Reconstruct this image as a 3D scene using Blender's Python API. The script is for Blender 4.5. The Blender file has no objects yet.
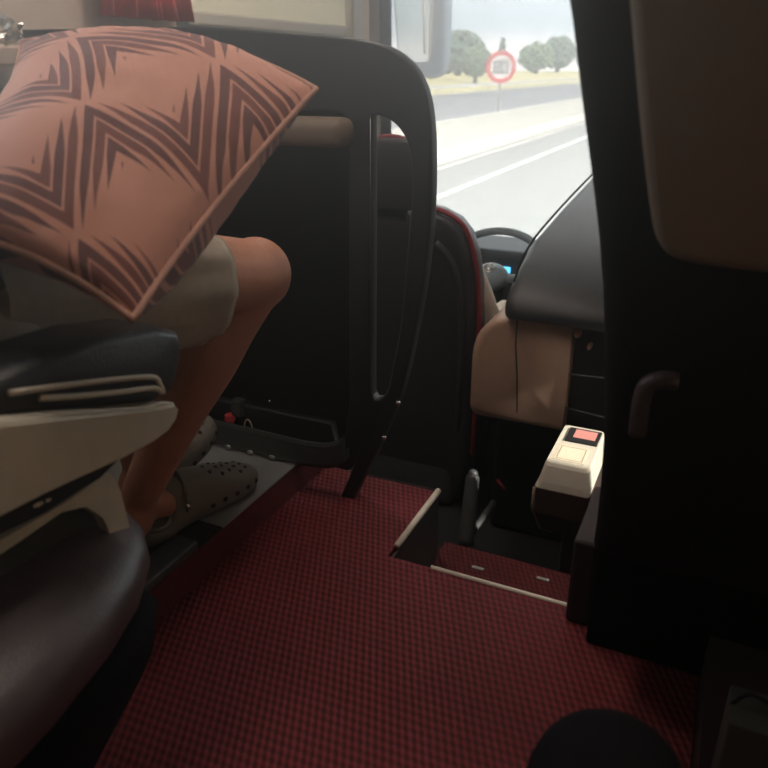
import bpy, bmesh, math, random
from mathutils import Vector, Matrix, noise
random.seed(7)
S = bpy.context.scene
COL = S.collection

# ------------------------------------------------------------------ camera, sky, sun, exposure
FPX = 741.0
PITCH = math.atan2(316, 741)
YAW = math.atan2(373, 741 * math.cos(PITCH) + 316 * math.sin(PITCH))
HD = Vector((-math.sin(YAW), math.cos(YAW), 0)); RT = Vector((math.cos(YAW), math.sin(YAW), 0)); ZZ = Vector((0, 0, 1))
FW = HD * math.cos(PITCH) - ZZ * math.sin(PITCH); UPV = HD * math.sin(PITCH) + ZZ * math.cos(PITCH)
CAM = Vector((0, 0, 1.0))
cd = bpy.data.cameras.new('camera'); cam = bpy.data.objects.new('camera', cd); COL.objects.link(cam)
cd.sensor_width = 36; cd.lens = 36 * FPX / 768; cd.clip_start = .02; cd.clip_end = 900
cam.matrix_world = Matrix.Translation(CAM) @ Matrix((RT, UPV, -FW)).transposed().to_4x4()
cd.dof.use_dof = True; cd.dof.focus_distance = 1.6; cd.dof.aperture_fstop = 5.0
S.camera = cam
S.view_settings.view_transform = 'Standard'; S.view_settings.look = 'None'
S.view_settings.gamma = 1.0; S.view_settings.use_curve_mapping = False
S.view_settings.exposure = 0.7

W = bpy.data.worlds.new('sky'); S.world = W; W.use_nodes = True
nt = W.node_tree; nt.nodes.clear()
wo = nt.nodes.new('ShaderNodeOutputWorld'); wb = nt.nodes.new('ShaderNodeBackground')
tc = nt.nodes.new('ShaderNodeTexCoord'); sp = nt.nodes.new('ShaderNodeSeparateXYZ'); rp = nt.nodes.new('ShaderNodeValToRGB')
nt.links.new(tc.outputs['Generated'], sp.inputs[0]); nt.links.new(sp.outputs['Z'], rp.inputs[0])
e = rp.color_ramp.elements
e[0].position = 0.0; e[0].color = (.95, .95, .91, 1); e[1].position = .9; e[1].color = (1.6, 1.6, 1.6, 1)
for p_, c_ in ((.022, (1.0, 1.0, .96)), (.045, (.56, .67, .70)), (.12, (.68, .80, .85)), (.35, (1.0, 1.03, 1.04))):
    k = e.new(p_); k.color = (*c_, 1)
nt.links.new(rp.outputs[0], wb.inputs[0]); nt.links.new(wb.outputs[0], wo.inputs[0])
wb.inputs[1].default_value = 2.0

sd = bpy.data.lights.new('sun', 'SUN'); sun = bpy.data.objects.new('sun', sd); COL.objects.link(sun)
sd.energy = 5.0; sd.angle = math.radians(1.5); sd.color = (1, .95, .86)
SUNDIR = Vector((.84, -.03, .54)).normalized()
sun.rotation_euler = SUNDIR.to_track_quat('Z', 'Y').to_euler()

def area(name, loc, target, sx, sy, power, col=(1, 1, 1), portal=False):
    d = bpy.data.lights.new(name, 'AREA'); d.shape = 'RECTANGLE'; d.size = sx; d.size_y = sy; d.energy = power; d.color = col
    if portal: d.cycles.is_portal = True
    o = bpy.data.objects.new(name, d); COL.objects.link(o); o.location = loc
    o.rotation_euler = (Vector(target) - Vector(loc)).to_track_quat('-Z', 'Y').to_euler()
    return o
area('windshield_portal', (-.4, 3.62, 1.15), (-.4, 0, 1.15), 2.5, 1.7, 1, portal=True)
area('left_window_portal', (-1.72, .55, 1.42), (3, .55, 1.42), 1.4, .95, 1, portal=True)

def ray(px, py): return RT * (px - 384) + UPV * (384 - py) + FW * FPX
def at(px, py, X=None, Y=None, z=None, d=None):
    r = ray(px, py)
    t = X / r.x if X is not None else Y / r.y if Y is not None else (z - 1) / r.z if z is not None else d / FPX
    return CAM + r * t

# ------------------------------------------------------------------ materials
def srgb(r, g, b):
    f = lambda c: (c / 12.92 if c <= .04045 else ((c + .055) / 1.055) ** 2.4)
    return (f(r / 255), f(g / 255), f(b / 255), 1)
MATS = {}
def mat(name, col, rough=.6, metal=0, var=.12, scale=40, bump=0, bscale=None, spec=.5, coat=0, sheen=0, emit=None, estr=0, trans=0):
    m = bpy.data.materials.new(name); m.use_nodes = True; t = m.node_tree
    b = t.nodes['Principled BSDF']
    b.inputs['Roughness'].default_value = rough; b.inputs['Metallic'].default_value = metal
    b.inputs['Specular IOR Level'].default_value = spec; b.inputs['Coat Weight'].default_value = coat
    if sheen: b.inputs['Sheen Weight'].default_value = sheen
    if trans: b.inputs['Transmission Weight'].default_value = trans
    n = t.nodes.new('ShaderNodeTexNoise'); n.inputs['Scale'].default_value = scale; n.inputs['Detail'].default_value = 4
    co = t.nodes.new('ShaderNodeTexCoord'); t.links.new(co.outputs['Object'], n.inputs['Vector'])
    r = t.nodes.new('ShaderNodeValToRGB'); t.links.new(n.outputs['Fac'], r.inputs[0])
    c0 = [c * (1 - var) for c in col[:3]] + [1]; c1 = [min(1, c * (1 + var)) for c in col[:3]] + [1]
    r.color_ramp.elements[0].position = .3; r.color_ramp.elements[1].position = .7
    r.color_ramp.elements[0].color = c0; r.color_ramp.elements[1].color = c1
    t.links.new(r.outputs[0], b.inputs['Base Color'])
    if bump:
        n2 = t.nodes.new('ShaderNodeTexNoise'); n2.inputs['Scale'].default_value = bscale or scale * 4; n2.inputs['Detail'].default_value = 3
        t.links.new(co.outputs['Object'], n2.inputs['Vector'])
        bp = t.nodes.new('ShaderNodeBump'); bp.inputs['Strength'].default_value = bump; bp.inputs['Distance'].default_value = .004
        t.links.new(n2.outputs['Fac'], bp.inputs['Height']); t.links.new(bp.outputs[0], b.inputs['Normal'])
    if emit:
        b.inputs['Emission Color'].default_value = emit; b.inputs['Emission Strength'].default_value = estr
    MATS[name] = m
    return m
M = MATS
mat('black_plastic', srgb(33, 33, 34), .5, bump=.15, bscale=500)
mat('dark_panel', srgb(22, 22, 23), .8, bump=.2, bscale=400, spec=.2)
mat('black_leather', srgb(44, 44, 45), .45, bump=.25, bscale=260)
mat('seat_velour', srgb(20, 20, 21), .9, bump=.3, bscale=600, spec=.2)
mat('wheel_grey', srgb(126, 142, 150), .55, var=.05)
mat('vinyl_plum', srgb(74, 62, 63), .42, bump=.2, bscale=300)
mat('grey_plastic', srgb(208, 200, 182), .45, var=.05, bump=.06, bscale=600)
mat('dark_grey_plastic', srgb(66, 68, 68), .45, bump=.1, bscale=500)
mat('beige_plastic', srgb(168, 138, 118), .5, var=.06, bump=.05, bscale=500)
mat('cream_plastic', srgb(215, 208, 190), .5, var=.04)
mat('beige_wall', srgb(216, 194, 174), .7, var=.06, scale=6, bump=.1, bscale=300)
mat('brown_shell', srgb(134, 116, 98), .6, var=.06, bump=.1, bscale=300)
mat('ceiling_fabric', srgb(190, 182, 170), .9, var=.04)
mat('aluminium', srgb(176, 180, 180), .45, metal=.55, var=.1, scale=14, bump=.1, bscale=200)
mat('white_trim', srgb(215, 205, 188), .5, var=.1, scale=30)
mat('red_fabric', srgb(214, 48, 52), .85, var=.12, sheen=.2)
mat('red_piping', srgb(134, 24, 34), .55)
mat('skin', srgb(176, 124, 100), .5, var=.1, scale=18, bump=.12, bscale=160)
mat('driver_skin', srgb(190, 140, 115), .5, var=.08, scale=18)
mat('hair', srgb(60, 48, 40), .7, var=.3, scale=120, bump=.6, bscale=300)
mat('shorts_cloth', srgb(164, 153, 136), .9, var=.08, scale=60, bump=.3, bscale=900)
mat('shirt_cloth', srgb(92, 98, 104), .9, var=.08, bump=.2, bscale=500)
mat('white_cloth', srgb(226, 218, 205), .85, var=.04, bump=.15, bscale=400)
mat('black_cloth', srgb(17, 16, 19), .95, var=.15, bump=.4, bscale=500, spec=.1)
mat('clog_foam', srgb(116, 113, 106), .6, var=.05, bump=.08, bscale=400)
mat('clog_hole', srgb(26, 24, 24), .9)
mat('steel', srgb(210, 210, 205), .25, metal=1, var=.03)
mat('chrome_dark', srgb(120, 122, 124), .3, metal=.9, var=.05)
mat('rubber', srgb(25, 26, 27), .7, bump=.2)
mat('mirror_housing', srgb(92, 110, 124), .5, var=.06)
mat('mirror_glass', srgb(200, 205, 200), .06, metal=1, var=.0)
mat('dash_blue', srgb(60, 70, 76), .6, var=.06, bump=.1, bscale=400)
mat('screen_cyan', srgb(10, 20, 30), .3, emit=(.10, .55, .95, 1), estr=1.6)
mat('screen_pink', srgb(190, 120, 110), .3, emit=(.9, .45, .38, 1), estr=.25)
mat('label_paper', srgb(226, 216, 190), .7, var=.05, scale=90)
mat('label_ink', srgb(150, 130, 96), .7)
mat('red_cap', srgb(200, 70, 74), .4)
mat('pale_ring', srgb(190, 176, 150), .5)
mat('step_panel', srgb(44, 30, 32), .8)
mat('console_brown', srgb(70, 58, 52), .6)
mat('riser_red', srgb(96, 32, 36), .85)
mat('seam', srgb(196, 150, 132), .8)
mat('carton_grey', srgb(76, 82, 79), .6)
mat('carton_teal', srgb(12, 56, 56), .6)
mat('foil', srgb(214, 210, 200), .25, metal=.8, var=.05)
mat('asphalt', srgb(92, 94, 93), .9, var=.06, scale=3, bump=.2, bscale=60)
mat('asphalt_far', srgb(86, 90, 92), .9, var=.06, scale=3)
mat('road_paint', srgb(170, 168, 160), .7, var=.05)
mat('concrete', srgb(154, 153, 144), .85, var=.07, scale=1.5, bump=.2, bscale=20)
mat('dry_grass', srgb(164, 158, 106), .95, var=.25, scale=.8, bump=.6, bscale=8)
mat('leaf_green', srgb(96, 118, 78), .8, var=.35, scale=1.2, bump=.8, bscale=6)
mat('leaf_dark', srgb(82, 104, 80), .8, var=.35, scale=1.2, bump=.8, bscale=6)
mat('bark', srgb(90, 72, 56), .9)
mat('galvanised', srgb(190, 192, 188), .45, metal=.4, var=.05)
mat('sign_white', srgb(244, 240, 228), .5, var=.02)
mat('sign_red', srgb(226, 60, 50), .5, var=.03)
mat('sign_ink', srgb(128, 120, 116), .5)
mat('blind_cloth', srgb(226, 216, 192), .8, var=.03)

def carpet(name, col, dark):
    m = bpy.data.materials.new(name); m.use_nodes = True; t = m.node_tree; b = t.nodes['Principled BSDF']
    b.inputs['Roughness'].default_value = .75; b.inputs['Specular IOR Level'].default_value = .3
    co = t.nodes.new('ShaderNodeTexCoord')
    def wave(dx, dy, per):
        d = t.nodes.new('ShaderNodeVectorMath'); d.operation = 'DOT_PRODUCT'
        t.links.new(co.outputs['Object'], d.inputs[0]); d.inputs[1].default_value = (dx * 2 * math.pi / per, dy * 2 * math.pi / per, 0)
        s = t.nodes.new('ShaderNodeMath'); s.operation = 'SINE'; t.links.new(d.outputs['Value'], s.inputs[0]); return s
    a = wave(.908, .4195, .0125); c = wave(-.05, .999, .017)
    ad = t.nodes.new('ShaderNodeMath'); ad.operation = 'ADD'; t.links.new(a.outputs[0], ad.inputs[0])
    m2 = t.nodes.new('ShaderNodeMath'); m2.operation = 'MULTIPLY'; m2.inputs[1].default_value = .75
    t.links.new(c.outputs[0], m2.inputs[0]); t.links.new(m2.outputs[0], ad.inputs[1])
    mr = t.nodes.new('ShaderNodeMapRange'); mr.inputs[1].default_value = -1.5; mr.inputs[2].default_value = 1.5
    t.links.new(ad.outputs[0], mr.inputs[0])
    n = t.nodes.new('ShaderNodeTexNoise'); n.inputs['Scale'].default_value = 5; n.inputs['Detail'].default_value = 3
    t.links.new(co.outputs['Object'], n.inputs['Vector'])
    r = t.nodes.new('ShaderNodeValToRGB'); t.links.new(mr.outputs[0], r.inputs[0])
    r.color_ramp.elements[0].color = dark; r.color_ramp.elements[0].position = .15
    r.color_ramp.elements[1].color = col; r.color_ramp.elements[1].position = .85
    mx = t.nodes.new('ShaderNodeMix'); mx.data_type = 'RGBA'; mx.blend_type = 'MULTIPLY'; mx.inputs[0].default_value = .45
    t.links.new(r.outputs[0], mx.inputs[6]); t.links.new(n.outputs['Fac'], mx.inputs[7])
    t.links.new(mx.outputs[2], b.inputs['Base Color'])
    bp = t.nodes.new('ShaderNodeBump'); bp.inputs['Strength'].default_value = .7; bp.inputs['Distance'].default_value = .003
    t.links.new(mr.outputs[0], bp.inputs['Height']); t.links.new(bp.outputs[0], b.inputs['Normal'])
    MATS[name] = m
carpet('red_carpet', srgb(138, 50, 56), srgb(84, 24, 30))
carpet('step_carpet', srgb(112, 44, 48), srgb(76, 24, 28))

def glass(name, veil, tint=(1, 1, 1, 1)):
    m = bpy.data.materials.new(name); m.use_nodes = True; t = m.node_tree; t.nodes.clear()
    o = t.nodes.new('ShaderNodeOutputMaterial'); tr = t.nodes.new('ShaderNodeBsdfTransparent'); tr.inputs[0].default_value = tint
    gl = t.nodes.new('ShaderNodeBsdfGlossy'); gl.inputs['Roughness'].default_value = .03
    tl = t.nodes.new('ShaderNodeBsdfTranslucent'); tl.inputs[0].default_value = (.95, .95, .9, 1)
    fr = t.nodes.new('ShaderNodeFresnel'); fr.inputs[0].default_value = 1.3
    n = t.nodes.new('ShaderNodeTexNoise'); n.inputs['Scale'].default_value = 3
    mr = t.nodes.new('ShaderNodeMapRange'); mr.inputs[3].default_value = veil * .6; mr.inputs[4].default_value = veil * 1.4
    t.links.new(n.outputs['Fac'], mr.inputs[0])
    a = t.nodes.new('ShaderNodeMixShader'); b = t.nodes.new('ShaderNodeMixShader')
    t.links.new(mr.outputs[0], a.inputs[0]); t.links.new(tr.outputs[0], a.inputs[1]); t.links.new(tl.outputs[0], a.inputs[2])
    t.links.new(fr.outputs[0], b.inputs[0]); t.links.new(a.outputs[0], b.inputs[1]); t.links.new(gl.outputs[0], b.inputs[2])
    t.links.new(b.outputs[0], o.inputs[0]); MATS[name] = m
def cloth_translucent(name, col, mixv=.5):
    m = bpy.data.materials.new(name); m.use_nodes = True; t = m.node_tree; t.nodes.clear()
    o = t.nodes.new('ShaderNodeOutputMaterial'); d = t.nodes.new('ShaderNodeBsdfDiffuse'); l = t.nodes.new('ShaderNodeBsdfTranslucent'); x = t.nodes.new('ShaderNodeMixShader')
    n = t.nodes.new('ShaderNodeTexNoise'); n.inputs['Scale'].default_value = 200; r = t.nodes.new('ShaderNodeValToRGB'); t.links.new(n.outputs['Fac'], r.inputs[0])
    r.color_ramp.elements[0].color = [c * .9 for c in col[:3]] + [1]; r.color_ramp.elements[1].color = col
    t.links.new(r.outputs[0], d.inputs[0]); t.links.new(r.outputs[0], l.inputs[0]); x.inputs[0].default_value = mixv
    t.links.new(d.outputs[0], x.inputs[1]); t.links.new(l.outputs[0], x.inputs[2]); t.links.new(x.outputs[0], o.inputs[0]); MATS[name] = m
cloth_translucent('diffuser_cloth', srgb(226, 206, 176))
cloth_translucent('blind_pale', srgb(244, 238, 222), .8)
glass('veiled_glass', .2)  # translucent share lays a pale glare veil over the view outside
glass('clear_glass', .03)

# ------------------------------------------------------------------ mesh helpers
def link(name, me, m=None, parent=None, smooth=False):
    o = bpy.data.objects.new(name, me); COL.objects.link(o)
    if m: me.materials.append(MATS[m] if isinstance(m, str) else m)
    if smooth:
        for p in me.polygons: p.use_smooth = True
    if parent:
        o.parent = parent
        o.matrix_parent_inverse = parent.matrix_basis.inverted()
    return o
def obj(name, bm, m, parent=None, smooth=False):
    bmesh.ops.recalc_face_normals(bm, faces=bm.faces)
    me = bpy.data.meshes.new(name); bm.to_mesh(me); bm.free()
    return link(name, me, m, parent, smooth)
def tag(o, label, cat, group=None):
    o['label'] = label; o['category'] = cat
    if group: o['group'] = group
    return o
def struct(o, label=None):
    o['kind'] = 'structure'
    if label: o['label'] = label
    return o
def empty(name, loc, label, cat, group=None):
    o = bpy.data.objects.new(name, None); COL.objects.link(o); o.location = loc; o.empty_display_size = .05
    return tag(o, label, cat, group)
def B(): return bmesh.new()
def add_box(bm, x0, x1, y0, y1, z0, z1, bev=0, seg=3, M4=None):
    r = bmesh.ops.create_cube(bm, size=1)
    vs = r['verts']
    for v in vs:
        v.co = Vector((x0 + (v.co.x + .5) * (x1 - x0), y0 + (v.co.y + .5) * (y1 - y0), z0 + (v.co.z + .5) * (z1 - z0)))
    if bev:
        es = list({e for v in vs for e in v.link_edges})
        rr = bmesh.ops.bevel(bm, geom=es, offset=bev, segments=seg, affect='EDGES', profile=.5)
        vs = list({v for f in rr['faces'] for v in f.verts} | {v for v in vs if v.is_valid})
    if M4:
        for v in vs: v.co = M4 @ v.co
    return bm
def box(name, m, p, *a, **k): return obj(name, add_box(B(), *a, **k), m, p)
def add_loft(bm, rings, caps=True):
    vr = [[bm.verts.new(Vector(q)) for q in r] for r in rings]; n = len(vr[0])
    for i in range(len(vr) - 1):
        for j in range(n):
            bm.faces.new((vr[i][j], vr[i][(j + 1) % n], vr[i + 1][(j + 1) % n], vr[i + 1][j]))
    if caps:
        bm.faces.new(vr[0][::-1]); bm.faces.new(vr[-1])
    return bm
def add_tube(bm, pts, rad, seg=12, flat=None, closed=False):
    pts = [Vector(p) for p in pts]
    rads = rad if isinstance(rad, (list, tuple)) else [rad] * len(pts)
    rings = []; n = None; N = len(pts)
    for i, p in enumerate(pts):
        t = (pts[(i + 1) % N] - pts[i - 1]) if closed else (pts[min(i + 1, N - 1)] - pts[max(i - 1, 0)])
        t.normalize()
        if n is None:
            n = t.orthogonal().normalized()
        n = (n - t * n.dot(t)).normalized(); b = t.cross(n)
        rings.append([p + (n * math.cos(a) + b * math.sin(a)) * rads[i] for a in [2 * math.pi * j / seg for j in range(seg)]])
    if closed:
        rings.append(rings[0])
        add_loft(bm, rings, False); bmesh.ops.remove_doubles(bm, verts=bm.verts, dist=1e-6); return bm
    return add_loft(bm, rings)
def add_ell(bm, c, r, M3=None, u=20, v=14):
    res = bmesh.ops.create_uvsphere(bm, u_segments=u, v_segments=v, radius=1)
    for w in res['verts']:
        q = Vector((w.co.x * r[0], w.co.y * r[1], w.co.z * r[2]))
        w.co = (M3 @ q if M3 else q) + Vector(c)
    return bm
def add_cyl(bm, a, b, r0, r1=None, seg=24):
    return add_tube(bm, [a, b], [r0, r0 if r1 is None else r1], seg)
def cr(pts, n=8):
    """smooth curve through points"""
    P = [Vector(p) for p in pts]; out = []
    for i in range(len(P) - 1):
        p0 = P[max(i - 1, 0)]; p1 = P[i]; p2 = P[i + 1]; p3 = P[min(i + 2, len(P) - 1)]
        for k in range(n):
            t = k / n
            out.append(.5 * ((2 * p1) + (p2 - p0) * t + (2 * p0 - 5 * p1 + 4 * p2 - p3) * t * t + (3 * p1 - p0 - 3 * p2 + p3) * t ** 3))
    out.append(P[-1]); return out
def shape2d(name, loops, m, parent, to3, depth, bev=.003):
    """flat outline with holes, given in (a, b); to3 maps (a,b,c) -> world"""
    cu = bpy.data.curves.new(name, 'CURVE'); cu.dimensions = '2D'; cu.fill_mode = 'BOTH'
    cu.extrude = max(depth / 2 - bev, .0005); cu.bevel_depth = bev; cu.bevel_resolution = 2; cu.offset = -bev
    for lp in loops:
        s = cu.splines.new('POLY'); s.points.add(len(lp) - 1); s.use_cyclic_u = True
        for p, q in zip(s.points, lp): p.co = (q[0], q[1], 0, 1)
    tmp = bpy.data.objects.new('tmp', cu); COL.objects.link(tmp)
    dg = bpy.context.evaluated_depsgraph_get(); me = bpy.data.meshes.new_from_object(tmp.evaluated_get(dg))
    bpy.data.objects.remove(tmp); bpy.data.curves.remove(cu)
    bm = B(); bm.from_mesh(me); bpy.data.meshes.remove(me)
    for v in bm.verts: v.co = Vector(to3(v.co.x, v.co.y, v.co.z))
    bmesh.ops.remove_doubles(bm, verts=bm.verts, dist=1e-5)
    return obj(name, bm, m, parent)
def sup(c, r, p=3.0, nu=40, nv=24):
    """rounded box (superellipsoid)"""
    bm = B(); res = bmesh.ops.create_uvsphere(bm, u_segments=nu, v_segments=nv, radius=1)
    for w in res['verts']:
        x, y, z = w.co; s = (abs(x) ** p + abs(y) ** p + abs(z) ** p) ** (-1 / p)
        w.co = Vector((c[0] + x * s * r[0], c[1] + y * s * r[1], c[2] + z * s * r[2]))
    return bm
def subsurf(o, n=2):
    md = o.modifiers.new('subdivision', 'SUBSURF'); md.levels = n; md.render_levels = n; return o
def remesh(o, vox=.008, it=4):
    md = o.modifiers.new('remesh', 'REMESH'); md.mode = 'VOXEL'; md.voxel_size = vox; md.use_smooth_shade = True
    sm = o.modifiers.new('smooth', 'SMOOTH'); sm.factor = .5; sm.iterations = it
    dg = bpy.context.evaluated_depsgraph_get(); me = bpy.data.meshes.new_from_object(o.evaluated_get(dg))
    o.modifiers.clear(); old = o.data; o.data = me; bpy.data.meshes.remove(old)
    for p in me.polygons: p.use_smooth = True
    return o

# ------------------------------------------------------------------ THE SETTING: coach body
XL, XR, YB, YF, ZC = -1.66, .92, -2.6, 3.55, 2.05
# aisle floor with a stairwell notch
def slab(name, poly, z0, z1, m):
    bm = B(); a = [bm.verts.new((x, y, z0)) for x, y in poly]; b = [bm.verts.new((x, y, z1)) for x, y in poly]
    bm.faces.new(a[::-1]); bm.faces.new(b)
    for i in range(len(poly)): bm.faces.new((a[i], a[(i + 1) % len(poly)], b[(i + 1) % len(poly)], b[i]))
    return struct(obj(name, bm, m))
slab('floor', [(-.89, YB), (.085, YB), (.085, 1.15), (XR, 1.15), (XR, 1.246), (-.567, 1.246), (-.567, 1.545), (-.89, 1.545)], -.45, 0, 'red_carpet')
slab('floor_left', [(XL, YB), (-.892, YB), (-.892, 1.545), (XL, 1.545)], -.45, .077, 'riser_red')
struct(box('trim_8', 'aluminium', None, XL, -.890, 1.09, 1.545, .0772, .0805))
struct(box('trim_9', 'rubber', None, XL, -.890, -.2, 1.088, .0772, .0805))  # platform top split by shade: dark strip for its shaded rear
slab('floor_right', [(.087, YB), (XR, YB), (XR, 1.148), (.087, 1.148)], -.45, .10, 'step_panel')
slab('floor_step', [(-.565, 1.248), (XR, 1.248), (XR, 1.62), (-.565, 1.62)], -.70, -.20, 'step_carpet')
slab('floor_cab', [(XL, 1.55), (-.57, 1.55), (-.57, 1.63), (XR, 1.63), (XR, YF + .05), (XL, YF + .05)], -.75, -.55, 'rubber')
# platform side skirting (grey stairwell wall) and white nosings
box('trim_1', 'dark_grey_plastic', None, -.566, -.560, 1.25, 1.545, -.20, -.012)
struct(bpy.data.objects['trim_1'])
bm = B(); add_tube(bm, [(-.563, 1.285, .002), (-.563, 1.548, .002)], .008, 8)
struct(obj('trim_2', bm, 'white_trim', None, True))
bm = B(); add_tube(bm, [(-.465, 1.247, .0), (.05, 1.247, .0)], .0055, 8)
struct(obj('trim_3', bm, 'white_trim', None, True))
box('trim_4', 'dark_panel', None, -.888, -.567, 1.547, 1.56, -.55, -.002); struct(bpy.data.objects['trim_4'])

def wall(name, axis, c, t, u0, u1, v0, v1, holes, m):
    """wall in the plane axis=c with rectangular openings (u0,u1,v0,v1)"""
    us = sorted({u0, u1, *[h[0] for h in holes], *[h[1] for h in holes]}); vs = sorted({v0, v1, *[h[2] for h in holes], *[h[3] for h in holes]})
    bm = B()
    for i in range(len(us) - 1):
        for j in range(len(vs) - 1):
            uc = (us[i] + us[i + 1]) / 2; vc = (vs[j] + vs[j + 1]) / 2
            if any(h[0] < uc < h[1] and h[2] < vc < h[3] for h in holes): continue
            if axis == 'X': add_box(bm, c, c + t, us[i], us[i + 1], vs[j], vs[j + 1])
            else: add_box(bm, us[i], us[i + 1], c, c + t, vs[j], vs[j + 1])
    return struct(obj(name, bm, m))
wall('wall_left', 'X', XL - .05, .05, YB, YF + .1, -.75, ZC, [(-.1, 1.2, .95, 1.9), (2.05, 3.42, 1.0, 1.9)], 'beige_wall')
wall('wall_right', 'X', XR, .05, YB, YF + .1, -.75, ZC, [(1.70, 1.965, .55, 1.02), (-1.4, .45, 1.0, 1.75)], 'beige_wall')
wall('wall_back', 'Y', YB - .05, .05, XL, XR, -.75, ZC, [], 'beige_wall')
wall('wall_front', 'Y', YF, .06, XL, XR, -.75, ZC, [(XL + .03, XR - .03, .14, 2.0)], 'dash_blue')
struct(box('ceiling', 'ceiling_fabric', None, XL - .05, XR + .05, YB - .05, YF + .1, ZC, ZC + .06))
struct(box('window_1', 'veiled_glass', None, XL + .03, XR - .03, YF + .02, YF + .028, .14, 2.0))
struct(box('window_2', 'clear_glass', None, XL - .03, XL - .022, 2.05, 3.42, 1.0, 1.9))
struct(box('window_3', 'clear_glass', None, XL - .03, XL - .022, -.1, 1.2, .95, 1.9))
struct(box('window_4', 'clear_glass', None, XR + .02, XR + .028, 1.70, 1.965, .55, 1.02))
struct(box('window_5', 'clear_glass', None, XR + .02, XR + .028, -1.4, .45, 1.0, 1.75))
# window post and rubber front pillar on the left
struct(box('trim_5', 'grey_plastic', None, XL + .001, XL + .045, 3.17, 3.27, .95, ZC - .002, bev=.01))
bm = B(); add_tube(bm, [(XL + .03, 3.49, ZC - .02), (XL + .045, 3.50, 1.3), (XL + .05, 3.51, .3)], .028, 10)
struct(obj('trim_6', bm, 'rubber', None, True))

# scattering volume added to imitate lens glare around the windshield
def haze(dens, g):
    m = bpy.data.materials.new('glare_veil'); m.use_nodes = True; t = m.node_tree; t.nodes.clear()
    o = t.nodes.new('ShaderNodeOutputMaterial'); v = t.nodes.new('ShaderNodeVolumeScatter')
    co = t.nodes.new('ShaderNodeTexCoord'); sx = t.nodes.new('ShaderNodeSeparateXYZ'); mr = t.nodes.new('ShaderNodeMapRange')
    t.links.new(co.outputs['Object'], sx.inputs[0]); t.links.new(sx.outputs['Z'], mr.inputs[0]); mr.interpolation_type = 'SMOOTHSTEP'
    mr.inputs[1].default_value = .74; mr.inputs[2].default_value = 1.04; mr.inputs[3].default_value = dens * .03; mr.inputs[4].default_value = dens
    t.links.new(mr.outputs[0], v.inputs['Density']); v.inputs['Anisotropy'].default_value = g; v.inputs['Color'].default_value = (.96, 1, .98, 1)
    t.links.new(v.outputs[0], o.inputs['Volume']); MATS['glare_veil'] = m
haze(.30, .82)
hz = box('glare_haze', 'glare_veil', None, XL + .014, XR - .014, -1.0, YF - .002, -.9, ZC - .004)
hz['kind'] = 'stuff'; tag(hz, 'thin pale haze added inside the coach cabin in place of lens glare', 'haze')

# ------------------------------------------------------------------ fill lamps added out of view to brighten the cabin
lamp = empty('fill_lamp', (-.5, 1.1, ZC), 'fill lamp strip added above the aisle, out of view', 'lamp')
box('housing', 'cream_plastic', lamp, -.60, -.40, .65, 1.5, ZC - .03, ZC - .001, bev=.008)  # housing made up to go with the fill light
L = area('cabin_fill', (-.5, 1.08, ZC - .035), (-.5, 1.08, 0), .16, .75, 5.5, (1, .88, .76))

l2 = empty('fill_lamp', (-1.2, 1.95, ZC), 'short fill lamp added above the red curtain, out of view', 'lamp')
box('housing', 'cream_plastic', l2, -1.3, -1.1, 1.6, 2.3, ZC - .03, ZC - .001, bev=.008)
area('wall_fill', (-1.2, 1.95, ZC - .035), (-1.55, 1.9, .9), .14, .6, 11, (1, .90, .80))  # second added light, lifts the beige wall and red curtain

# ------------------------------------------------------------------ blind and curtain on the left
bl = empty('roller_blind', (XL, 2.6, 1.12), 'cream roller blind drawn down over the side window, top left', 'blind')
box('blind_cloth', 'blind_pale', bl, XL + .004, XL + .012, 2.02, 3.16, 1.16, 2.0)
box('bottom_bar', 'cream_plastic', bl, XL + .003, XL + .03, 2.1, 3.16, 1.125, 1.165, bev=.008)
rb = empty('roller_blind', (XR, -.5, 1.0), 'unseen blind added behind the viewpoint to soften light from the right window', 'blind')
box('blind_cloth', 'diffuser_cloth', rb, XR - .010, XR - .004, -1.45, .50, .98, 1.80)  # added to spread the sun as soft light from the right
def curtain():
    bm = B(); rows = []
    for k in range(14):
        z = 1.13 + k * .06; row = []
        w = .5 + .5 * abs(k - 2) / 12
        for j in range(61):
            s = j / 60; y = 1.86 + (s - .5) * .62 * w
            x = XL + .05 + .03 * math.sin(s * 26 + .2 * k) * (1 if s < .6 or s > .66 else -.4) + .004 * math.sin(s * 70)
            row.append(bm.verts.new((x, y, z)))
        rows.append(row)
    for a, b in zip(rows, rows[1:]):
        for j in range(60): bm.faces.new((a[j], a[j + 1], b[j + 1], b[j]))
    o = obj('curtain', bm, 'red_fabric', None, True)
    md = o.modifiers.new('solid', 'SOLIDIFY'); md.thickness = .006
    return tag(o, 'red curtain gathered against the beige wall, top left', 'curtain')
curtain()

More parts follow.
